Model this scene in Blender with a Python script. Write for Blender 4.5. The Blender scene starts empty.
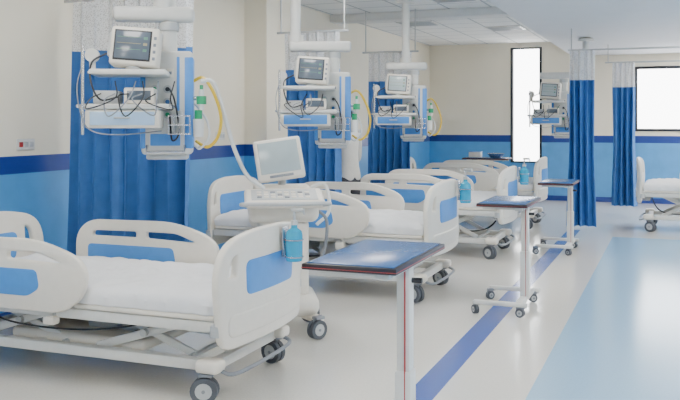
import bpy, bmesh, math, random
from mathutils import Vector, Matrix, Euler
random.seed(4)
S = bpy.context.scene
COL = S.collection

# ------------------------------------------------------------ materials
def mat(name, col, rough=0.5, metal=0.0, noise=0.0, nscale=20, bump=0.0, bscale=60, spec=0.5, emit=None, estr=0, alpha=1.0, trans=0.0, col2=None):
    m = bpy.data.materials.new(name); m.use_nodes = True
    nt = m.node_tree; N = nt.nodes; L = nt.links
    p = N['Principled BSDF']
    p.inputs['Base Color'].default_value = (*col, 1)
    p.inputs['Roughness'].default_value = rough
    p.inputs['Metallic'].default_value = metal
    p.inputs['Specular IOR Level'].default_value = spec
    p.inputs['Alpha'].default_value = alpha
    p.inputs['Transmission Weight'].default_value = trans
    if emit:
        p.inputs['Emission Color'].default_value = (*emit, 1)
        p.inputs['Emission Strength'].default_value = estr
    tc = N.new('ShaderNodeTexCoord')
    if noise > 0 or col2:
        n = N.new('ShaderNodeTexNoise'); n.inputs['Scale'].default_value = nscale; n.inputs['Detail'].default_value = 4
        r = N.new('ShaderNodeValToRGB')
        c2 = col2 if col2 else tuple(c*(1-noise) for c in col)
        r.color_ramp.elements[0].color = (*c2, 1); r.color_ramp.elements[1].color = (*col, 1)
        r.color_ramp.elements[0].position = 0.35; r.color_ramp.elements[1].position = 0.65
        L.new(tc.outputs['Object'], n.inputs['Vector']); L.new(n.outputs['Fac'], r.inputs['Fac'])
        L.new(r.outputs['Color'], p.inputs['Base Color'])
    if bump > 0:
        n2 = N.new('ShaderNodeTexNoise'); n2.inputs['Scale'].default_value = bscale
        b = N.new('ShaderNodeBump'); b.inputs['Strength'].default_value = bump; b.inputs['Distance'].default_value = 0.01
        L.new(tc.outputs['Object'], n2.inputs['Vector']); L.new(n2.outputs['Fac'], b.inputs['Height'])
        L.new(b.outputs['Normal'], p.inputs['Normal'])
    return m

M_white = mat('bed_plastic_white', (0.80, 0.76, 0.68), 0.35, noise=0.03)
M_blue = mat('bed_panel_blue', (0.07, 0.28, 0.70), 0.35, noise=0.05)
M_frame = mat('painted_steel_white', (0.70, 0.70, 0.67), 0.35, noise=0.04)
M_grey = mat('grey_plastic', (0.25, 0.27, 0.30), 0.5, noise=0.08)
M_lgrey = mat('light_grey_plastic', (0.50, 0.52, 0.53), 0.45, noise=0.05)
M_tyre = mat('castor_tyre', (0.09, 0.10, 0.12), 0.6, noise=0.1)
M_black = mat('black_rubber', (0.02, 0.02, 0.025), 0.45, noise=0.1)
M_steel = mat('steel', (0.6, 0.6, 0.62), 0.25, metal=0.9, noise=0.05)
M_sheet = mat('bed_sheet', (0.80, 0.81, 0.83), 0.8, noise=0.03, nscale=6, bump=0.6, bscale=9)
M_curt = mat('curtain_blue', (0.06, 0.21, 0.56), 0.75, noise=0.12, nscale=8, bump=0.2, bscale=120)
M_gel = mat('blue_sanitizer', (0.02, 0.50, 0.80), 0.10, noise=0.05, trans=0.35)
M_screen = mat('screen_dark', (0.12, 0.15, 0.19), 0.10, noise=0.25, nscale=5)
M_screenl = mat('screen_grey', (0.42, 0.50, 0.52), 0.2, noise=0.1, nscale=5)
M_green = mat('green_plastic', (0.01, 0.35, 0.14), 0.35, noise=0.05)
M_yellow = mat('yellow_hose', (0.75, 0.50, 0.03), 0.4, noise=0.05)
M_red = mat('red_edge', (0.45, 0.05, 0.05), 0.4, noise=0.05)
M_tblue = mat('table_laminate_blue', (0.035, 0.14, 0.40), 0.25, noise=0.15, nscale=60)
M_tbrown = mat('table_edge_dark', (0.02, 0.017, 0.025), 0.4, noise=0.1)
M_pblue = mat('pendant_panel_blue', (0.07, 0.28, 0.72), 0.35, noise=0.04)
M_pale = mat('drawer_front_pale_blue', (0.42, 0.60, 0.82), 0.35, noise=0.04)
M_hose = mat('white_hose', (0.78, 0.79, 0.77), 0.4, noise=0.04)
M_tr1 = mat('trace_green', (0.10, 0.26, 0.18), 0.4, noise=0.05)
M_tr2 = mat('trace_yellow', (0.30, 0.28, 0.16), 0.4, noise=0.05)

def net_mat():
    m = bpy.data.materials.new('curtain_net'); m.use_nodes = True
    nt = m.node_tree; N = nt.nodes; L = nt.links
    p = N['Principled BSDF']; p.inputs['Base Color'].default_value = (0.78, 0.80, 0.84, 1); p.inputs['Roughness'].default_value = 0.8
    tr = N.new('ShaderNodeBsdfTransparent'); mx = N.new('ShaderNodeMixShader')
    tc = N.new('ShaderNodeTexCoord'); v = N.new('ShaderNodeTexVoronoi'); v.inputs['Scale'].default_value = 90
    r = N.new('ShaderNodeMapRange'); r.inputs[1].default_value = 0.2; r.inputs[2].default_value = 0.5
    r.inputs[3].default_value = 0.35; r.inputs[4].default_value = 0.75
    L.new(tc.outputs['Object'], v.inputs['Vector']); L.new(v.outputs['Distance'], r.inputs[0])
    L.new(r.outputs[0], mx.inputs[0]); L.new(tr.outputs[0], mx.inputs[1]); L.new(p.outputs[0], mx.inputs[2])
    L.new(mx.outputs[0], N['Material Output'].inputs['Surface'])
    return m
M_net = net_mat()

# ------------------------------------------------------------ mesh builder
def rpoly(pts, seg=6):
    out = []; n = len(pts)
    for i in range(n):
        x, y, r = pts[i]; p = Vector((x, y)); a = Vector(pts[i-1][:2]); b = Vector(pts[(i+1) % n][:2])
        da = (a-p); db = (b-p)
        ra = min(r, da.length*0.49); rb = min(r, db.length*0.49)
        if r <= 0: out.append((x, y)); continue
        s = p+da.normalized()*ra; e = p+db.normalized()*rb
        for k in range(seg+1):
            t = k/seg
            q = s*(1-t)**2+p*2*t*(1-t)+e*t*t
            out.append((q.x, q.y))
    return out
def rrect(x0, y0, x1, y1, r):
    return rpoly([(x0, y0, r), (x0, y1, r), (x1, y1, r), (x1, y0, r)])

def catmull(pts, n=8):
    P = [Vector(p) for p in pts]; P = [P[0]*2-P[1]]+P+[P[-1]*2-P[-2]]
    out = []
    for i in range(1, len(P)-2):
        for k in range(n):
            t = k/n
            out.append(0.5*((2*P[i])+(P[i+1]-P[i-1])*t+(2*P[i-1]-5*P[i]+4*P[i+1]-P[i+2])*t*t+(3*P[i]-P[i-1]-3*P[i+1]+P[i+2])*t**3))
    out.append(P[-2]); return out

class B:
    def __init__(s): s.bm = bmesh.new(); s.mats = []
    def mi(s, m):
        if m not in s.mats: s.mats.append(m)
        return s.mats.index(m)
    def merge(s, tmp, m, M=None):
        if M is not None: bmesh.ops.transform(tmp, matrix=M, verts=tmp.verts)
        i = s.mi(m)
        for f in tmp.faces: f.material_index = i; f.smooth = True
        me = bpy.data.meshes.new('t'); tmp.to_mesh(me); tmp.free()
        s.bm.from_mesh(me); bpy.data.meshes.remove(me)
    def box(s, x0, x1, y0, y1, z0, z1, m, bev=0.006, rot=None, piv=None, seg=2):
        t = bmesh.new(); bmesh.ops.create_cube(t, size=1)
        sx, sy, sz = abs(x1-x0), abs(y1-y0), abs(z1-z0)
        c = Vector(((x0+x1)/2, (y0+y1)/2, (z0+z1)/2))
        bmesh.ops.scale(t, vec=(sx, sy, sz), verts=t.verts)
        bv = min(bev, min(sx, sy, sz)*0.45)
        if bv > 0: bmesh.ops.bevel(t, geom=t.edges[:], offset=bv, segments=seg, profile=0.5, affect='EDGES')
        M = Matrix.Translation(c)
        if rot: 
            pv = Vector(piv) if piv else c
            M = Matrix.Translation(pv) @ Euler(rot).to_matrix().to_4x4() @ Matrix.Translation(c-pv)
        s.merge(t, m, M)
    def beam(s, p1, p2, w, h, m, bev=.006):
        p1 = Vector(p1); p2 = Vector(p2); d = p2-p1
        t = bmesh.new(); bmesh.ops.create_cube(t, size=1); bmesh.ops.scale(t, vec=(d.length, w, h), verts=t.verts)
        bmesh.ops.bevel(t, geom=t.edges[:], offset=bev, segments=2, profile=0.5, affect='EDGES')
        x = d.normalized(); y = Vector((0, 0, 1)).cross(x)
        y = y.normalized() if y.length > 1e-3 else Vector((0, 1, 0)); z = x.cross(y)
        M = Matrix((x, y, z)).transposed().to_4x4(); M.translation = (p1+p2)/2
        s.merge(t, m, M)
    def cyl(s, p1, p2, r, m, r2=None, seg=16, caps=True):
        p1 = Vector(p1); p2 = Vector(p2); d = p2-p1
        t = bmesh.new()
        bmesh.ops.create_cone(t, cap_ends=caps, segments=seg, radius1=r, radius2=r if r2 is None else r2, depth=d.length)
        M = Matrix.Translation((p1+p2)/2) @ d.to_track_quat('Z', 'Y').to_matrix().to_4x4()
        s.merge(t, m, M)
    def sph(s, c, r, m, sc=(1, 1, 1), seg=16):
        t = bmesh.new(); bmesh.ops.create_uvsphere(t, u_segments=seg, v_segments=seg//2+2, radius=r)
        s.merge(t, m, Matrix.Translation(Vector(c)) @ Matrix.Diagonal((*sc, 1)))
    def tube(s, pts, r, m, smooth=True, seg=8, n=8):
        P = catmull(pts, n) if smooth else [Vector(p) for p in pts]
        t = bmesh.new(); rings = []; up = None
        for i, p in enumerate(P):
            d = (P[min(i+1, len(P)-1)]-P[max(i-1, 0)]).normalized()
            if up is None:
                up = d.orthogonal().normalized()
            up = (up-d*up.dot(d))
            if up.length < 1e-4: up = d.orthogonal()
            up.normalize(); sd = d.cross(up)
            rings.append([t.verts.new(p+(up*math.cos(a)+sd*math.sin(a))*r) for a in [2*math.pi*k/seg for k in range(seg)]])
        for a, b in zip(rings, rings[1:]):
            for k in range(seg): t.faces.new((a[k], a[(k+1) % seg], b[(k+1) % seg], b[k]))
        t.faces.new(rings[0][::-1]); t.faces.new(rings[-1])
        s.merge(t, m)
    def lathe(s, prof, c, m, seg=20):
        t = bmesh.new(); rings = []
        for r, z in prof:
            rings.append([t.verts.new((r*math.cos(2*math.pi*k/seg), r*math.sin(2*math.pi*k/seg), z)) for k in range(seg)])
        for a, b in zip(rings, rings[1:]):
            for k in range(seg): t.faces.new((a[k], a[(k+1) % seg], b[(k+1) % seg], b[k]))
        t.faces.new(rings[0][::-1]); t.faces.new(rings[-1])
        s.merge(t, m, Matrix.Translation(Vector(c)))
    def panel(s, outer, holes, th, m, M, bev=0.006, bend=None, cuts=0):
        cu = bpy.data.curves.new('c', 'CURVE'); cu.dimensions = '2D'; cu.fill_mode = 'BOTH'
        cu.extrude = max(th/2-bev, 0.0005); cu.bevel_depth = bev; cu.bevel_resolution = 2
        for loop in [outer]+holes:
            sp = cu.splines.new('POLY'); sp.points.add(len(loop)-1)
            for k, (a, b) in enumerate(loop): sp.points[k].co = (a, b, 0, 1)
            sp.use_cyclic_u = True
        o = bpy.data.objects.new('c', cu); COL.objects.link(o)
        dg = bpy.context.evaluated_depsgraph_get(); me = bpy.data.meshes.new_from_object(o.evaluated_get(dg))
        t = bmesh.new(); t.from_mesh(me)
        bpy.data.objects.remove(o); bpy.data.curves.remove(cu); bpy.data.meshes.remove(me)
        bmesh.ops.remove_doubles(t, verts=t.verts, dist=1e-5)
        if cuts:
            a0 = min(p[0] for p in outer); a1 = max(p[0] for p in outer)
            for k in range(1, cuts):
                a = a0+(a1-a0)*k/cuts
                bmesh.ops.bisect_plane(t, geom=t.verts[:]+t.edges[:]+t.faces[:], plane_co=(a+1e-4, 0, 0), plane_no=(1, 0, 0))
        if bend:
            for v in t.verts: v.co.z += bend(v.co.x)
        s.merge(t, m, M)
    def castor(s, x, y, r=0.06, w=0.03, top=0.16, yaw=0.0):
        c = math.cos(yaw); sn = math.sin(yaw)
        ox, oy = -0.03*c, -0.03*sn
        ax = Vector((-sn, c, 0))
        p = Vector((x+ox, y+oy, r+0.001))
        for sg in (-1, 1):
            q = p+ax*sg*w*0.55
            s.cyl(q-ax*w*0.38, q+ax*w*0.38, r, M_tyre, seg=20)
            s.cyl(q-ax*w*0.42, q+ax*w*0.42, r*0.62, M_lgrey, seg=16)
        s.cyl(p-ax*w*1.1, p+ax*w*1.1, 0.010, M_grey)
        s.box(p.x-0.035, p.x+0.035, p.y-w*0.14, p.y+w*0.14, p.z, r*2+0.02, M_grey, bev=0.004, rot=(0, 0, yaw))
        s.box(p.x-0.03, p.x+0.05, p.y-w*0.9, p.y+w*0.9, r*2+0.005, r*2+0.028, M_grey, bev=0.008, rot=(0, 0, yaw))
        s.cyl((x, y, r*2+0.01), (x, y, top), 0.014, M_steel)
    def mesh(s, name, ang=0.6):
        for e in s.bm.edges:
            if len(e.link_faces) == 2 and e.calc_face_angle(0) > ang: e.smooth = False
        me = bpy.data.meshes.new(name); s.bm.to_mesh(me); s.bm.free()
        for m in s.mats: me.materials.append(m)
        return me
def put(me, name, loc=(0, 0, 0), rz=0.0, parent=None):
    o = bpy.data.objects.new(name, me); o.location = loc; o.rotation_euler = (0, 0, rz)
    COL.objects.link(o)
    if parent: o.parent = parent
    return o
def empty(name, loc=(0, 0, 0), rz=0):
    e = bpy.data.objects.new(name, None); e.empty_display_size = 0.1; e.location = loc; e.rotation_euler = (0, 0, rz)
    COL.objects.link(e); return e

YZ = Matrix(((0, 0, 1, 0), (1, 0, 0, 0), (0, 1, 0, 0), (0, 0, 0, 1)))
XZ = Matrix(((1, 0, 0, 0), (0, 0, -1, 0), (0, 1, 0, 0), (0, 0, 0, 1)))

# ------------------------------------------------------------ room
WX, FY, CZ, SZ, SX = -4.85, 17.6, 3.2, 2.9, -1.9
RX, BY = 4.2, -3.5
M_wall = mat('wall_cream_paint', (0.88, 0.82, 0.68), 0.7, noise=0.02, nscale=3)
M_walln = mat('wall_blue_wainscot', (0.09, 0.34, 0.72), 0.35, noise=0.08, nscale=5)
M_band = mat('wall_navy_band', (0.018, 0.05, 0.27), 0.3, noise=0.05)
M_ceil2 = mat('soffit_shaded_grey', (0.66, 0.67, 0.70), 0.8, noise=0.02, nscale=3)  # shade of the unlit soffit is put into this grey
M_beam = mat('ceiling_beam_paint', (0.74, 0.74, 0.73), 0.8, noise=0.02, nscale=3)
M_floor = mat('floor_vinyl', (0.72, 0.70, 0.65), 0.13, noise=0.08, nscale=70)
M_floorb = mat('floor_vinyl_lightblue', (0.33, 0.54, 0.74), 0.17, noise=0.07, nscale=70)
M_floors = mat('floor_vinyl_stripe', (0.025, 0.085, 0.40), 0.2, noise=0.07, nscale=70)
def tile_mat():
    m = bpy.data.materials.new('ceiling_tiles'); m.use_nodes = True
    nt = m.node_tree; N = nt.nodes; L = nt.links; p = N['Principled BSDF']; p.inputs['Roughness'].default_value = 0.85
    tc = N.new('ShaderNodeTexCoord'); b = N.new('ShaderNodeTexBrick')
    b.offset = 0; b.inputs['Scale'].default_value = 1.0; b.inputs['Brick Width'].default_value = 0.6; b.inputs['Row Height'].default_value = 0.6
    b.inputs['Mortar Size'].default_value = 0.016
    b.inputs['Color1'].default_value = (0.88, 0.88, 0.86, 1); b.inputs['Color2'].default_value = (0.85, 0.85, 0.84, 1); b.inputs['Mortar'].default_value = (0.48, 0.50, 0.52, 1)
    L.new(tc.outputs['Object'], b.inputs['Vector']); L.new(b.outputs['Color'], p.inputs['Base Color'])
    return m
M_tile = tile_mat()

def quadmesh(name, quads):
    bm = bmesh.new(); ms = []
    for q, m in quads:
        if m not in ms: ms.append(m)
        f = bm.faces.new([bm.verts.new(v) for v in q]); f.material_index = ms.index(m)
    me = bpy.data.meshes.new(name); bm.to_mesh(me); bm.free()
    for m in ms: me.materials.append(m)
    return put(me, name)
def fq(x0, x1, y0, y1, z=0): return [(x0, y0, z), (x1, y0, z), (x1, y1, z), (x0, y1, z)]
E = 12.3
quadmesh('floor', [(fq(WX, -1.45, BY, FY), M_floor), (fq(-1.45, -1.28, BY, 12.9), M_floors), (fq(-1.45, -1.28, 12.9, FY), M_floor),
    (fq(-1.28, -.79, BY, FY), M_floor), (fq(-.79, 2.5, BY, E), M_floorb), (fq(-.79, 2.5, E, FY), M_floor), (fq(2.5, RX, BY, FY), M_floor)])
c = B(); c.box(WX-.1, SX, BY, FY+.1, CZ, CZ+.1, M_tile, bev=0); c.box(SX, RX+.1, BY, FY+.1, SZ, CZ+.1, M_ceil2, bev=0)
put(c.mesh('ceiling'), 'ceiling')
c = B(); c.box(WX, SX, 11.95, 12.25, 3.09, CZ, M_beam, bev=0.004); put(c.mesh('trim_1'), 'trim_1')
# ceiling vents
v = B(); v.box(-.3, .3, -.3, .3, -.015, 0, M_frame, bev=.004)
for k in range(9): v.box(-.26, .26, -.25+k*.058, -.225+k*.058, -.022, -.012, M_lgrey, bev=.002)
vm = v.mesh('ceiling_vent')
for x, y in ((-3.9, 13.5), (-2.7, 14.7), (-2.7, 10.9)): put(vm, 'ceiling_vent', (x, y, CZ))

BZ0, BZ1 = 1.17, 1.31
def wall(name, x0, x1, y0, y1, holes=None, axis='x'):
    w = B(); a0, a1 = (x0, x1) if axis == 'x' else (y0, y1)
    cuts = sorted(set([a0, a1]+[h[0] for h in holes or []]+[h[1] for h in holes or []]))
    for p, q in zip(cuts, cuts[1:]):
        hs = [h for h in holes or [] if h[0] <= p+1e-6 and h[1] >= q-1e-6]
        for z0, z1, m in ((0, BZ0, M_walln), (BZ0, BZ1, M_band), (BZ1, CZ+.1, M_wall)):
            segs = [(z0, z1)]
            for h in hs:
                ns = []
                for s0, s1 in segs:
                    if h[2] >= s1 or h[3] <= s0: ns.append((s0, s1)); continue
                    if h[2] > s0: ns.append((s0, h[2]))
                    if h[3] < s1: ns.append((h[3], s1))
                segs = ns
            for s0, s1 in segs:
                if axis == 'x': w.box(p, q, y0, y1, s0, s1, m, bev=0)
                else: w.box(x0, x1, p, q, s0, s1, m, bev=0)
    return put(w.mesh(name), name)
wall('wall_left', WX-.15, WX, BY, FY)
WIN1 = (-3.13, -2.50, 0.75, 3.1); WIN2 = (-0.72, 3.4, 1.40, 2.66)
wall('wall_far', WX-.15, RX+.15, FY, FY+.2, [WIN1, WIN2])
wall('wall_right', RX, RX+.15, BY, FY)
wall('wall_back', WX-.15, RX+.15, BY-.15, BY)
c = B()
for z0, z1, m in ((0, BZ0, M_walln), (BZ0, BZ1, M_band), (BZ1, CZ, M_wall)): c.box(WX, WX+.3, 9.2, 10.0, z0, z1, m, bev=0)
put(c.mesh('wall_pilaster'), 'wall_pilaster')
M_wf = mat('window_frame_dark', (0.02, 0.022, 0.03), 0.4, noise=0.1)
def window(name, x0, x1, z0, z1, bars, tt=0.05):
    w = B(); t = 0.05
    for a, b_ in ((x0, x0+t), (x1-t, x1)): w.box(a, b_, FY-.02, FY+.1, z0, z1, M_wf, bev=.003)
    for a, b_ in ((z0, z0+tt), (z1-tt, z1)): w.box(x0, x1, FY-.018, FY+.098, a, b_, M_wf, bev=.003)
    for xb in bars: w.box(xb-.02, xb+.02, FY-.01, FY+.08, z0, z1, M_frame, bev=.003)
    put(w.mesh(name), name)
window('window_1', *WIN1, [], .03); window('window_2', *WIN2, [0.6, 2.0])
c = B(); c.box(WX, WX+.015, BY, FY, 0, .1, M_band, bev=.003); put(c.mesh('baseboard_left'), 'baseboard_left')
c = B(); c.box(WX, RX, FY-.015, FY, 0, .1, M_band, bev=.003); put(c.mesh('baseboard_far'), 'baseboard_far')

M_em = mat('fill_panel_glow', (0.9, 0.9, 0.9), 0.5, emit=(1.0, 0.97, 0.915), estr=22)  # glow of the added fill panels, all kept out of view
lb = B(); lb.box(-.31, .31, -.61, .61, -.02, 0.0, M_frame, bev=.004)
lb.box(-.28, .28, -.58, .58, -.024, -.016, M_em, bev=0)
lm = lb.mesh('fill_panel')  # unseen fill panel, added to brighten the ward
for y in (-2.2, 0.6, 3.4, 6.2, 9.0):
    put(lm, 'fill_panel', (-3.0, y, CZ))
for y in (-2.2, 0.6, 3.4, 6.2, 9.0, 11.8, 14.6, 16.6):
    for x in (0.75, 3.0): put(lm, 'fill_panel', (x, y, SZ))

# ------------------------------------------------------------ hospital bed
def head_bend(a): return -0.22*a*a
def build_bed(near_x=-.70, far_x=-.70, seed=0, lift=0.0):
    rr = random.Random(seed)
    b = B()
    for y in (-.34, .34): b.box(-.93, .93, y-.03, y+.03, .17, .23, M_frame)
    for x in (-.90, -.3, .3, .90): b.box(x-.03, x+.03, -.34, .34, .165, .225, M_frame)
    b.box(-.55, .42, -.27, .27, .20, .27, M_white, bev=.03, seg=3)
    for x in (-.92, .92):
        for y in (-.39, .39):
            b.castor(x, y, r=.074, w=.034, top=.20, yaw=rr.uniform(-.6, .6))
            b.box(x-.07, x+.07, y-.055, y+.055, .175, .25, M_white, bev=.025, seg=3)
    b.tube([(.96, -.38, .19), (1.04, -.3, .16), (1.04, .3, .16), (.96, .38, .19)], .012, M_grey)
    for y in (-.29, .29):
        b.beam((-.75, y, .22), (-.12, y, .44), .03, .05, M_frame)
        b.beam((-.12, y*.86, .22), (-.72, y*.86, .44), .025, .045, M_frame)
        b.beam((.12, y, .22), (.78, y, .44), .03, .05, M_frame)
        b.beam((.74, y*.86, .22), (.16, y*.86, .44), .025, .045, M_frame)
        for x in (-.43, .45): b.cyl((x, y-.04, .335), (x, y+.04, .335), .022, M_lgrey)
    for x, z in ((-.75, .22), (-.12, .44), (-.72, .44), (-.12, .22), (.12, .22), (.78, .44), (.74, .22), (.16, .44)):
        b.cyl((x, -.3, z), (x, .3, z), .016, M_lgrey)
    b.cyl((-.5, .05, .27), (-.02, .05, .40), .034, M_lgrey); b.cyl((.15, -.08, .28), (.62, -.08, .42), .03, M_lgrey)
    b.cyl((-.75, .05, .24), (-.5, .05, .28), .015, M_steel); b.cyl((.62, -.08, .42), (.8, -.08, .44), .014, M_steel)
    b.box(-.1, .12, -.12, .12, .27, .37, M_lgrey, bev=.02)
    b.tube([(.1, .1, .3), (.3, .2, .25), (.6, .15, .24), (.8, .25, .3), (.9, .2, .42)], .007, M_black)
    b.tube([(-.8, -.3, .44), (-.5, -.36, .34), (-.1, -.33, .31), (.3, -.36, .36), (.6, -.34, .44)], .006, M_black)
    for y in (-.41, .41): b.box(-1.0, 1.0, y-.028, y+.028, .41, .47, M_frame)
    for x in (-.98, -.5, 0, .5, .98): b.box(x-.02, x+.02, -.41, .41, .415, .46, M_frame)
    for x0, x1 in ((-.98, -.28), (-.26, .05), (.07, .97)): b.box(x0, x1, -.445, .445, .475, .505, M_white, bev=.01)
    t = bmesh.new(); nx, ny = 110, 54
    def mz(x, y):
        return .012*math.sin(x*9+y*3)*math.sin(y*7+1)+.009*abs(math.sin(x*15+y*9+2*math.sin(y*6)))+.006*math.sin(x*47-y*29+2*math.sin(x*8))+.005*math.sin(y*60+x*8)
    L_, W_ = .97, .435
    top = []
    for i in range(nx+1):
        row = []
        for j in range(ny+1):
            u = i/nx*2-1; v = j/ny*2-1
            x = u*L_; y = v*W_
            e = min((1-abs(u))*L_, (1-abs(v))*W_)
            z = .622-.035*math.exp(-e*28)+mz(x, y)*(1-math.exp(-e*12))
            row.append(t.verts.new((x, y, z)))
        top.append(row)
    for i in range(nx):
        for j in range(ny): t.faces.new((top[i][j], top[i+1][j], top[i+1][j+1], top[i][j+1]))
    loop = [top[i][0] for i in range(nx+1)]+[top[nx][j] for j in range(1, ny+1)]+[top[i][ny] for i in range(nx-1, -1, -1)]+[top[0][j] for j in range(ny-1, 0, -1)]
    prev = loop
    for k, (dz, off) in enumerate(((-.03, .012), (-.08, .008), (-.092, -.01))):
        ring = []
        for idx, v in enumerate(loop):
            w = .004*math.sin(idx*.9)+.003*math.sin(idx*.37)
            sx = 1+(off+w)/L_; sy = 1+(off+w)/W_
            ring.append(t.verts.new((v.co.x*sx, v.co.y*sy, .59+dz)))
        n = len(loop)
        for q in range(n): t.faces.new((prev[q], ring[q], ring[(q+1) % n], prev[(q+1) % n]))
        prev = ring
    b.merge(t, M_sheet)
    fo = rpoly([(-.46, .33, .08), (-.50, .74, .1), (-.43, .90, .10), (-.2, .95, .14), (.2, .95, .14), (.43, .90, .10), (.50, .74, .1), (.46, .33, .08)])
    fh = [rpoly([(-.44, .70, .03), (-.41, .83, .05), (-.335, .86, .04), (-.345, .70, .03)]), rpoly([(.44, .70, .03), (.41, .83, .05), (.335, .86, .04), (.345, .70, .03)])]
    FM = Matrix.Translation((1.07, 0, 0)) @ YZ
    b.panel(fo, fh, .045, M_white, FM, bev=.014, bend=head_bend, cuts=14)
    ins = rpoly([(-.27, .60, .04), (-.28, .79, .05), (.28, .79, .05), (.27, .60, .04)])
    b.panel(ins, [], .056, M_blue, FM, bev=.004, bend=head_bend, cuts=12)
    b.panel(rrect(-.42, .39, .42, .50, .04), [], .06, M_white, FM, bev=.010, bend=head_bend, cuts=12)
    ho = [(a, z-.02) for a, z in fo]; hh = [[(a, z-.02) for a, z in h] for h in fh]; hi = [(a, z-.01) for a, z in ins]
    YZm = YZ @ Matrix.Diagonal((1, 1, -1, 1)); HM = Matrix.Translation((-1.06, 0, 0)) @ YZm
    b.panel(ho, hh, .045, M_white, HM, bev=.014, bend=head_bend, cuts=14)
    b.panel(hi, [], .056, M_blue, HM, bev=.004, bend=head_bend, cuts=12)
    for x in (-1.02, 1.0):
        for y in (-.46, .46): b.cyl((x, y, .40), (x, y, .46), .035, M_lgrey)
    ro = rpoly([(0, .08, .06), (.0, .30, .09), (.10, .40, .08), (.78, .41, .14), (1.12, .30, .16), (1.10, .10, .08), (.95, 0, .06), (.14, 0, .06)])
    rh = [rpoly([(.12, .285, .03), (.13, .345, .035), (.50, .35, .03), (.50, .285, .03)]), rpoly([(.56, .285, .03), (.56, .35, .03), (.80, .35, .04), (.97, .29, .03), (.93, .27, .03)])]
    rb = rpoly([(.10, .08, .03), (.10, .235, .03), (.78, .235, .03), (.80, .13, .03), (.72, .08, .03)])
    for sg, x0 in ((-1, near_x), (1, far_x)):
        Mx = Matrix.Translation((x0, sg*.475, .46)) @ XZ
        b.panel(ro, rh, .036, M_white, Mx, bev=.011)
        b.panel(rb, [], .044, M_blue, Mx, bev=.003)
        for dx in (.3, .85):
            b.box(x0+dx-.025, x0+dx+.025, sg*.43, sg*.465, .38, .56, M_frame)
            b.box(x0+dx-.04, x0+dx+.04, sg*.42, sg*.48, .37, .42, M_white, bev=.012)
    for y in (-.2, 0, .2):
        b.cyl((.90, y, .37), (1.06, y, .35), .009, M_steel); b.box(1.055, 1.075, y-.012, y+.07, .34, .36, M_grey, bev=.005)
    if lift:
        for v in b.bm.verts:
            k = min(max((v.co.z-.27)/(.40-.27), 0), 1)
            if v.co.x > .99 or v.co.x < -.99: k = 1 if v.co.z > .27 else 0
            v.co.z += lift*k
    return b.mesh('hospital_bed')
LF = .09
bedA = build_bed(-.93, -.66, 1); bedB = build_bed(-.60, -.60, 2, lift=LF)

def bottle_mesh():
    b = B()
    b.lathe([(.001, 0), (.036, 0), (.040, .01), (.040, .12), (.036, .14), (.016, .155), (.014, .17)], (0, 0, 0), M_gel)
    b.cyl((0, 0, .17), (0, 0, .19), .017, M_lgrey); b.cyl((0, 0, .19), (0, 0, .235), .006, M_lgrey)
    b.box(-.012, .05, -.012, .012, .232, .25, M_lgrey, bev=.005)
    b.cyl((.045, 0, .24), (.052, 0, .22), .005, M_lgrey)
    for z in (.02, .1):
        b.tube([(.044*math.cos(a), .044*math.sin(a), z) for a in [i*math.pi/8 for i in range(17)]], .003, M_steel, smooth=False)
    for sy in (-.03, .03): b.tube([(-.035, sy, .02), (-.044, sy, .1), (-.046, sy, .16)], .003, M_steel)
    b.box(-.052, -.044, -.03, .03, 0.02, .16, M_steel, bev=.002)
    return b.mesh('sanitizer_bottle')
bottle = bottle_mesh()

SXB, SYB = 1.05, 1.10
beds = [(bedA, -3.39, 4.62, 0), (bedB, -3.05, 7.62, 0), (bedB, -2.92, 10.2, 0), (bedB, -2.95, 13.1, 0), (bedB, 0.62, 13.5, math.pi)]
for i, (me, x, y, r) in enumerate(beds):
    e = put(me, 'hospital_bed', (x, y, 0), r); e.scale = (SXB, SYB, 1)
for k, b_ in enumerate(beds[:3]):
    o = put(bottle, 'sanitizer_bottle', (b_[1]+1.10*SXB+.052*1.3+.001, b_[2]+(.14 if k == 0 else .27), .73+(LF if k else 0))); o.scale = (1.3, 1.3, 1.3)

# ------------------------------------------------------------ overbed table
def table_mesh(h):
    b = B(); d = h-.85
    b.box(-.205, .205, -.385, .385, .820+d, .846+d, M_tbrown, bev=.004)
    b.box(-.188, .188, -.368, .368, .846+d, .850+d, M_tblue, bev=.0015)
    b.box(-.2065, .2065, -.3865, .3865, .828+d, .831+d, M_red, bev=.001)
    for y in (-.30, .30): b.box(-.17, .17, y-.015, y+.015, .795+d, .820+d, M_frame)
    b.box(.10, .16, -.34, .34, .79+d, .820+d, M_frame)
    b.box(.105, .165, -.07, .0, .10, .80+d, M_frame, bev=.008)
    b.box(.097, .173, -.078, .008, .10, .50, M_frame, bev=.01)
    b.box(.143, .148, -.0795, -.068, .12, .79+d, M_red, bev=0)
    b.box(.10, .16, -.33, .33, .085, .125, M_frame, bev=.01)
    for y in (-.33, .33):
        b.box(-.24, .20, y-.025, y+.025, .085, .12, M_frame, bev=.01)
        for x in (-.21, .17): b.castor(x, y, r=.036, w=.02, top=.09, yaw=random.uniform(-1, 1))
    b.cyl((.165, -.03, .74+d), (.21, -.03, .74+d), .012, M_black)
    return b.mesh('overbed_table')
put(table_mesh(1.0), 'overbed_table', (-1.23, 3.61, 0))
put(table_mesh(.92), 'overbed_table', (-1.30, 7.27, 0))
put(table_mesh(.86), 'overbed_table', (-1.31, 10.7, 0))
put(table_mesh(.98), 'overbed_table', (-2.95, 14.35, 0), math.pi/2)

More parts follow.
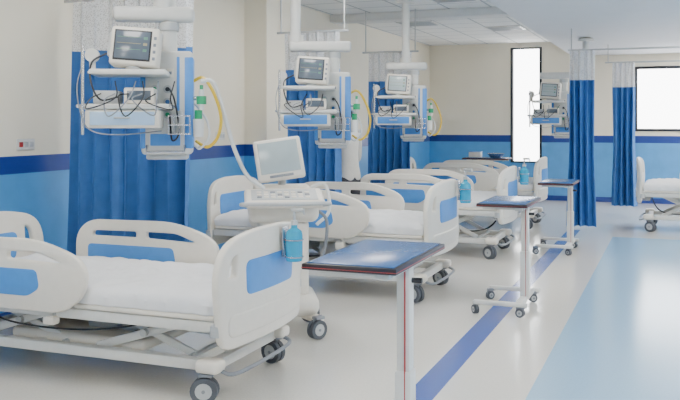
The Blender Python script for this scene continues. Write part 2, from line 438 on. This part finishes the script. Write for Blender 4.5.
# ------------------------------------------------------------ pendants
def pendant_mesh(pole_x, top, kind=0):
    b = B()
    b.cyl((pole_x, .05, 2.36), (pole_x, .05, top-.04), .05, M_frame, seg=24)
    b.lathe([(.12, 0), (.12, .03), (.07, .06), (.001, .06)][::1], (pole_x, .05, top-.062), M_frame, seg=28)
    b.cyl((pole_x, .05, 2.34), (pole_x, .05, 2.42), .075, M_frame, seg=24)
    x0, x1 = min(pole_x, -.22)-.06, max(pole_x, .2)+.06
    b.box(x0, x1, -.03, .13, 2.26, 2.36, M_frame, bev=.03, seg=3)
    b.cyl((.09, .05, 2.05), (.09, .05, 2.27), .055, M_frame, seg=20)
    b.cyl((.09, .05, 2.20), (.09, .05, 2.25), .068, M_lgrey, seg=20)
    b.box(-.09, .25, -.02, .16, 1.36, 2.06, M_frame, bev=.025, seg=3)
    b.box(.195, .256, -.026, .166, 1.40, 2.02, M_pblue, bev=.012)
    b.box(.145, .165, -.026, .0, 1.54, 2.02, M_pblue, bev=.005)
    b.box(-.096, -.06, -.026, .166, 1.40, 2.02, M_pblue, bev=.01)
    b.box(-.03, .17, -.03, -.015, 1.42, 1.50, M_pblue, bev=.006)
    for i in range(3):
        for j in range(2):
            x = .0+j*.085; z = 1.80-i*.085
            b.cyl((x, -.03, z), (x, -.018, z), .028, M_lgrey, seg=16); b.cyl((x, -.04, z), (x, -.028, z), .015, (M_green, M_black, M_tblue)[(i+j) % 3], seg=12)
    for i in range(3):
        b.box(-.03+i*.055, .015+i*.055, -.028, -.016, 1.88, 1.94, M_white, bev=.004)
        b.box(-.015+i*.055, .003+i*.055, -.031, -.026, 1.90, 1.92, M_grey, bev=.002)
    b.box(-.38, .10, -.36, .02, 1.88, 1.915, M_frame, bev=.012)
    b.box(-.43, .12, -.38, .02, 1.66, 1.695, M_frame, bev=.012)
    b.box(-.40, .06, -.37, -.02, 1.54, 1.66, M_white, bev=.015)
    b.box(-.37, .03, -.378, -.365, 1.56, 1.645, M_pale if kind == 0 else M_blue, bev=.006)
    b.box(-.22, -.12, -.395, -.376, 1.60, 1.612, M_lgrey, bev=.004)
    for x in (-.44, .13): b.cyl((x, -.38, 1.68), (x, -.02, 1.68), .012, M_steel)
    b.cyl((-.41, -.38, 1.50), (-.41, -.38, 2.06), .010, M_steel)
    b.cyl((-.44, .0, 1.91), (.12, .0, 1.91), .010, M_steel)
    b.cyl((-.05, .02, 1.62), (-.05, .02, 2.02), .02, M_frame)
    b.cyl((-.40, -.10, 2.02), (-.40, -.04, 2.02), .045, M_frame, seg=20)
    b.box(-.42, -.38, -.08, -.05, 1.9, 2.03, M_frame, bev=.006)
    def mb(x0_, x1_, y0_, y1_, z0_, z1_, m, bv=.01): b.box(x0_, x1_, y0_, y1_, z0_, z1_, m, bev=bv, rot=(math.radians(-8), math.radians(4), math.radians(-6)), piv=(-.12, -.2, 1.93), seg=3)
    mb(-.27, .04, -.27, -.13, 1.935, 2.19, M_white, .02)
    mb(-.245, -.005, -.275, -.268, 1.965, 2.165, M_black, .004)
    mb(-.235, -.015, -.279, -.273, 1.975, 2.155, M_screen if kind != 3 else M_screenl, .003)
    for k in range(3): mb(-.225, -.07, -.2815, -.278, 2.115-k*.04, 2.118-k*.04, M_tr1 if k % 2 == 0 else M_tr2, .0)
    for k in range(3): mb(-.055, -.03, -.2815, -.278, 2.105-k*.04, 2.122-k*.04, M_tr1 if k % 2 == 0 else M_tr2, .0)
    for k in range(4): mb(.008, .026, -.276, -.268, 1.975+k*.045, 1.995+k*.045, M_grey, .003)
    mb(-.29, -.26, -.24, -.16, 1.99, 2.15, M_lgrey, .01)
    b.cyl((-.12, -.2, 1.90), (-.12, -.2, 1.95), .05, M_lgrey)
    b.box(-.36, -.20, -.3, -.08, 1.697, 1.78, M_lgrey, bev=.01)
    b.box(-.17, .02, -.3, -.08, 1.697, 1.80, M_white, bev=.01)
    b.box(-.15, 0, -.303, -.298, 1.72, 1.78, M_screen, bev=.002)
    R = random.Random(7+kind)
    for k in range(5 if kind == 0 else 3):
        xs = -.31+k*.085
        b.tube([(xs, -.31, 1.76), (xs-.05, -.40, 1.74-R.uniform(0, .05)), (xs+R.uniform(-.1, .12), -.42, 1.64+R.uniform(-.03, .05)), (xs+.1, -.40, 1.73), (xs+R.uniform(.08, .18), -.30, 1.84)], .0045, M_black if k % 2 == 0 else M_grey, n=6)
    b.tube([(-.28, -.26, 2.02), (-.37, -.28, 1.96), (-.36, -.38, 1.83), (-.3, -.39, 1.72), (-.2, -.31, 1.74)], .006, M_black, n=6)
    b.tube([(-.41, -.38, 1.94), (-.44, -.40, 1.80), (-.42, -.40, 1.64), (-.36, -.40, 1.53), (-.2, -.38, 1.50), (.05, -.1, 1.52)], .004, M_grey, n=8)
    b.tube([(.1, -.04, 1.80), (.14, -.16, 1.72), (.17, -.15, 1.52), (.12, -.1, 1.46), (.10, -.03, 1.63)], .006, M_black, n=6)
    for z in (1.50, 1.56, 1.62):
        b.tube([(.10, -.03, z), (.10, -.17, z), (.24, -.17, z), (.24, -.03, z)], .004, M_steel, smooth=False)
    for k in range(5): b.tube([(.10+k*.035, -.03, 1.50), (.10+k*.035, -.17, 1.50), (.10+k*.035, -.17, 1.62)], .003, M_steel, smooth=False)
    b.lathe([(.03, 0), (.035, .1), (.02, .13), (.015, .15)], (.17, -.10, 1.505), M_lgrey)
    b.cyl((.25, .0, 1.74), (.31, -.02, 1.74), .014, M_steel)
    b.cyl((.31, -.02, 1.66), (.31, -.02, 1.80), .018, M_hose); b.cyl((.31, -.02, 1.70), (.31, -.02, 1.755), .034, M_green, seg=18)
    b.cyl((.31, -.02, 1.80), (.31, -.02, 1.83), .012, M_green)
    b.cyl((.29, -.02, 1.48), (.29, -.02, 1.60), .034, M_hose, r2=.038, seg=18); b.cyl((.29, -.02, 1.6), (.29, -.02, 1.66), .026, M_green, seg=18)
    b.tube([(.25, .06, 1.86), (.32, .03, 1.88), (.39, 0, 1.78), (.44, -.02, 1.62), (.42, 0, 1.48), (.35, .02, 1.41), (.27, .06, 1.45)], .011, M_yellow, n=8)
    b.tube([(.25, .1, 1.72), (.34, .06, 1.60), (.36, .02, 1.48), (.30, .02, 1.40), (.26, .08, 1.42)], .008, M_hose, n=8)
    b.box(-.06, .22, 0, .14, 1.325, 1.365, M_lgrey, bev=.015)
    b.tube([(-.05, -.02, 1.42), (-.05, -.07, 1.38), (.2, -.07, 1.38), (.2, -.02, 1.42)], .010, M_steel, smooth=False)
    return b.mesh('medical_pendant')
pend = []
for (x, y, px_, kind, top, rz) in ((-3.26, 4.9, .06, 0, CZ, .50), (-3.14, 7.6, -.28, 1, CZ, .38), (-3.25, 10.7, -.02, 3, CZ, .28), (-1.70, 13.7, .42, 3, SZ, .1)):
    pend.append(put(pendant_mesh(px_, top, kind), 'medical_pendant', (x, y, 0), rz))

# ------------------------------------------------------------ curtains
def curtain(x0, x1, y, hem=.33, folds=9, amp=.045, sway=0.0, top=CZ, seed=0, blue_top=2.17, track=None):
    R = random.Random(seed); b = B()
    nu = folds*14; zs = [hem+(blue_top-hem)*k/16 for k in range(17)]
    ph = [R.uniform(-1.2, 1.2) for _ in range(folds+2)]; am = [R.uniform(.5, 1.6) for _ in range(folds+2)]
    def pt(u, z):
        f = u*folds; k = int(f); tt = f-k
        a = am[k]*(1-tt)+am[k+1]*tt; p = ph[k]*(1-tt)+ph[k+1]*tt
        zz = (2.6-z)/2.3
        off = amp*a*math.sin(2*math.pi*f+p*zz)*(0.6+.5*zz)+.012*math.sin(f*3+z*2)
        xc = (x0+x1)/2; xx = xc+(x0+(x1-x0)*u-xc)*(1+sway*zz-.12*math.exp(-((z-1.2)/.6)**2)*(sway > 0))
        return (xx+.018*math.sin(4*math.pi*f+2*p*zz), y+off, z)
    def sheet(zs, m):
        t = bmesh.new()
        g = [[t.verts.new(pt(i/nu, z)) for z in zs] for i in range(nu+1)]
        for i in range(nu):
            for k in range(len(zs)-1): t.faces.new((g[i][k], g[i+1][k], g[i+1][k+1], g[i][k+1]))
        b.merge(t, m)
    sheet(zs, M_curt)
    sheet([blue_top+(2.58-blue_top)*k/4 for k in range(5)], M_net)
    ta, tb_ = track or (x0-.1, x1+.1)
    b.box(ta, tb_, y-.012, y+.012, 2.58, 2.605, M_lgrey, bev=.004)
    for x in (ta+.05, tb_-.05):
        b.cyl((x, y, 2.60), (x, y, top-.001), .008, M_lgrey)
    me = b.mesh('privacy_curtain', ang=1.2)
    put(me, 'privacy_curtain')
curtain(-4.68, -3.52, 5.84, folds=8, amp=.075, seed=1, hem=.3)
curtain(-4.12, -3.45, 8.8, folds=6, amp=.065, seed=2)
curtain(-4.15, -3.5, 11.75, folds=6, amp=.065, seed=3)
curtain(-1.37, -1.03, 12.4, folds=4, amp=.075, seed=4, hem=.12, top=SZ, sway=.15, track=(-1.4, 1.9))
curtain(-0.98, -0.62, 15.2, folds=4, amp=.075, seed=5, hem=.16, top=SZ, sway=.15, track=(-1.1, 1.9))

# ------------------------------------------------------------ ultrasound cart
def cart():
    b = B()
    for sx in (-1, 1):
        b.tube([(sx*.05, 0, .17), (sx*.2, -.16, .14), (sx*.26, -.26, .135)], .035, M_white)
        b.tube([(sx*.05, 0, .17), (sx*.2, .16, .14), (sx*.26, .26, .135)], .035, M_white)
        for sy in (-1, 1): b.castor(sx*.26, sy*.26, r=.07, w=.034, top=.17, yaw=.6*sx)
    b.box(-.26, .26, -.24, .26, .15, .30, M_white, bev=.06, seg=4)
    b.box(-.19, .19, -.15, .20, .24, .86, M_white, bev=.05, seg=4)
    for k in range(4): b.box(-.13, .13, -.158, -.145, .36+k*.1, .42+k*.1, M_lgrey, bev=.008)
    b.box(-.26, .26, -.22, .25, .84, 1.02, M_white, bev=.06, seg=5)
    b.box(-.29, .29, -.36, -.02, .99, 1.05, M_white, bev=.028, rot=(math.radians(12), 0, 0), seg=4)
    b.box(-.24, .24, -.33, -.08, 1.048, 1.056, M_lgrey, bev=.003, rot=(math.radians(12), 0, 0), piv=(0, -.19, 1.02))
    for i in range(8):
        for j in range(3): b.box(-.20+i*.05, -.165+i*.05, -.30+j*.06, -.265+j*.06, 1.054, 1.062, M_grey if (i+j) % 4 == 0 else M_white, bev=.003, rot=(math.radians(12), 0, 0), piv=(0, -.19, 1.02))
    b.tube([(-.27, -.33, .98), (-.3, -.42, 1.0), (0, -.45, 1.0), (.3, -.42, 1.0), (.27, -.33, .98)], .014, M_lgrey)
    b.box(-.16, .22, .0, .22, 1.0, 1.10, M_white, bev=.04, seg=4)
    b.cyl((0, .10, 1.05), (0, .06, 1.22), .03, M_lgrey)
    r = (math.radians(-22), math.radians(-8), 0)
    b.box(-.19, .17, -.03, .03, 1.14, 1.47, M_white, bev=.02, rot=r, piv=(0, 0, 1.2), seg=3)
    b.box(-.16, .14, -.036, -.028, 1.19, 1.44, M_screenl, bev=.004, rot=r, piv=(0, 0, 1.2))
    b.box(-.1, .08, -.036, -.029, 1.155, 1.175, M_grey, bev=.003, rot=r, piv=(0, 0, 1.2))
    b.tube([(.2, -.1, .95), (.32, -.12, .85), (.3, -.1, .6), (.22, -.05, .5)], .012, M_grey)
    b.tube([(.18, .12, 1.05), (.33, .10, 1.1), (.36, .05, .9), (.26, .0, .8)], .014, M_hose)
    return b.mesh('ultrasound_cart')
put(cart(), 'ultrasound_cart', (-2.76, 5.85, 0), .50)
h = B(); h.tube([(-3.00, 5.06, 1.86), (-2.92, 5.10, 1.84), (-2.86, 5.15, 1.60), (-2.84, 5.25, 1.38), (-2.80, 5.36, 1.20), (-2.72, 5.46, 1.11)], .014, M_hose, n=12)
hm = h.mesh('gas_hose'); pm_ = Matrix.Translation((-3.26, 4.9, 0)) @ Matrix.Rotation(.50, 4, 'Z'); hm.transform(pm_.inverted())
put(hm, 'gas_hose', parent=pend[0])

def socket(y, z, n):
    b = B(); b.box(0, .012, -.1, .1, -.045, .045, M_frame, bev=.004)
    for k in range(n): b.box(.012, .018, -.08+k*.06, -.04+k*.06, -.02, .02, M_red if k == 0 else M_lgrey, bev=.002)
    put(b.mesh('wall_socket'), 'wall_socket', (WX, y, z))
socket(5.45, 1.40, 3); socket(8.6, 1.42, 3); socket(13.2, 1.42, 3)

b = B(); b.box(-.1, .1, -.07, .07, 0, .09, M_white, bev=.01); b.box(-.11, .11, -.08, .08, .09, .10, M_pblue, bev=.004)
put(b.mesh('glove_box'), 'glove_box', (-3.15, 14.35, .981))
b = B(); b.lathe([(.001, 0), (.09, 0), (.14, .06), (.15, .07), (.13, .065), (.085, .01), (.001, .01)], (0, 0, 0), M_steel); put(b.mesh('steel_bowl'), 'steel_bowl', (-2.8, 14.35, .981))

# ------------------------------------------------------------ person behind the curtain
def person(loc, rz):
    Ms = mat('shirt_white', (0.62, 0.60, 0.56), 0.8, noise=0.05); Mt = mat('trousers_dark', (0.05, 0.05, 0.06), 0.8, noise=0.1)
    Mk = mat('skin', (0.42, 0.24, 0.15), 0.55, noise=0.05); Mh = mat('hair_black', (0.01, 0.009, 0.008), 0.5, noise=0.2)
    Msh = mat('shoe_black', (0.02, 0.02, 0.02), 0.4, noise=0.1)
    V = []; Ed = []; R = []
    def v(p, r, par=None):
        V.append(p); R.append(r if isinstance(r, tuple) else (r, r))
        if par is not None: Ed.append((par, len(V)-1))
        return len(V)-1
    pel = v((0, 0, .95), (.15, .11)); w = v((0, .0, 1.08), (.135, .10), pel); ch = v((0, -.02, 1.30), (.165, .11), w); sh = v((0, -.03, 1.43), (.10, .075), ch)
    nk = v((0, -.04, 1.50), .052, sh); v((0, -.055, 1.57), .05, nk)
    hands = []
    for s in (-1, 1):
        a = v((s*.185, -.02, 1.41), .062, sh); el = v((s*.25, -.06, 1.14), .047, a); wr = v((s*.20, -.28, 1.02), .028, el); pa = v((s*.185, -.36, 1.0), (.036, .02), wr)
        hands.append((s, Vector((s*.185, -.36, 1.0))))
        hp = v((s*.095, 0, .88), .095, pel); kn = v((s*.11, -.02, .50), .062, hp); an = v((s*.12, .02, .10), .042, kn); v((s*.13, -.13, .045), (.045, .035), an)
    def skinmesh(V, Ed, R, root, lv):
        me = bpy.data.meshes.new('sk'); me.from_pydata(V, Ed, []); o = bpy.data.objects.new('sk', me); COL.objects.link(o)
        m = o.modifiers.new('s', 'SKIN'); m.use_smooth_shade = True
        for i, r in enumerate(R): me.skin_vertices[0].data[i].radius = r; me.skin_vertices[0].data[i].use_root = (i == root)
        o.modifiers.new('d', 'SUBSURF').levels = lv
        dg = bpy.context.evaluated_depsgraph_get(); out = bpy.data.meshes.new_from_object(o.evaluated_get(dg)); bpy.data.objects.remove(o)
        return out
    body = skinmesh(V, Ed, R, 0, 2)
    for m in (Ms, Mt, Mk, Msh): body.materials.append(m)
    for f in body.polygons:
        c = f.center; f.use_smooth = True
        if c.z > 1.475: f.material_index = 2
        elif c.y < -.17 and c.z > .9: f.material_index = 2
        elif c.z < .11: f.material_index = 3
        elif c.z < .93: f.material_index = 1
        else: f.material_index = 0
    e = empty('person', loc, rz)
    put(body, 'body', parent=e)
    for s, p in hands:
        for k in range(4):
            L = (.032, .036, .034, .027)[k]; q = p+Vector((s*(-.027+.018*k), -.02, 0))
            pts = [q, q+Vector((0, -L, -.004)), q+Vector((0, -L*1.8, -.016)), q+Vector((0, -L*2.3, -.034))]
            fm = skinmesh([tuple(a) for a in pts], [(0, 1), (1, 2), (2, 3)], [(.0085, .0085)]*4, 0, 1); fm.materials.append(Mk); put(fm, 'finger', parent=e)
        q = p+Vector((-s*.028, .02, 0)); pts = [q, q+Vector((-s*.025, -.03, -.01)), q+Vector((-s*.03, -.06, -.02))]
        fm = skinmesh([tuple(a) for a in pts], [(0, 1), (1, 2)], [(.0095, .0095)]*3, 0, 1); fm.materials.append(Mk); put(fm, 'thumb', parent=e)
    b = B(); hc = Vector((0, -.07, 1.66))
    b.sph(hc, .085, Mk, (.9, 1.08, 1.3), 24); b.sph(hc+Vector((0, .012, .025)), .092, Mh, (.93, 1.08, 1.15), 24)
    b.sph(hc+Vector((0, -.06, -.03)), .05, Mk, (1.05, .8, 1.35), 20)
    b.cyl(hc+Vector((0, -.088, .015)), hc+Vector((0, -.112, -.018)), .008, Mk, r2=.014)
    for s in (-1, 1):
        b.sph(hc+Vector((s*.03, -.086, .012)), .011, M_hose); b.sph(hc+Vector((s*.03, -.095, .012)), .005, M_black)
        b.sph(hc+Vector((s*.078, .0, -.01)), .022, Mk, (.4, .8, 1.3)); b.box(s*.03-.016, s*.03+.016, hc.y-.098, hc.y-.088, hc.z+.03, hc.z+.036, Mh, bev=.002)
    b.box(-.022, .022, hc.y-.104, hc.y-.094, hc.z-.052, hc.z-.045, M_red, bev=.003)
    put(b.mesh('head'), 'head', parent=e)
person((-3.50, 9.2, 0), -1.9)

# ------------------------------------------------------------ world, camera
w = bpy.data.worlds.new('World'); S.world = w; w.use_nodes = True
nt = w.node_tree; bg = nt.nodes['Background']; sky = nt.nodes.new('ShaderNodeTexSky'); sky.sky_type = 'HOSEK_WILKIE'; sky.turbidity = 6
sky.sun_direction = (0.3, -0.6, 0.7)
mixn = nt.nodes.new('ShaderNodeMix'); mixn.data_type = 'RGBA'; mixn.inputs[0].default_value = .8
nt.links.new(sky.outputs[0], mixn.inputs[6]); mixn.inputs[7].default_value = (1, 1, 1, 1)
nt.links.new(mixn.outputs[2], bg.inputs['Color']); bg.inputs['Strength'].default_value = 12.0

cam = bpy.data.cameras.new('camera'); co = bpy.data.objects.new('camera', cam); COL.objects.link(co)
cam.sensor_width = 36; cam.lens = 853/680*36; cam.shift_y = -78/680
co.location = (0, 0, 1.58); co.rotation_euler = (math.radians(90), 0, math.radians(21.4)); S.camera = co
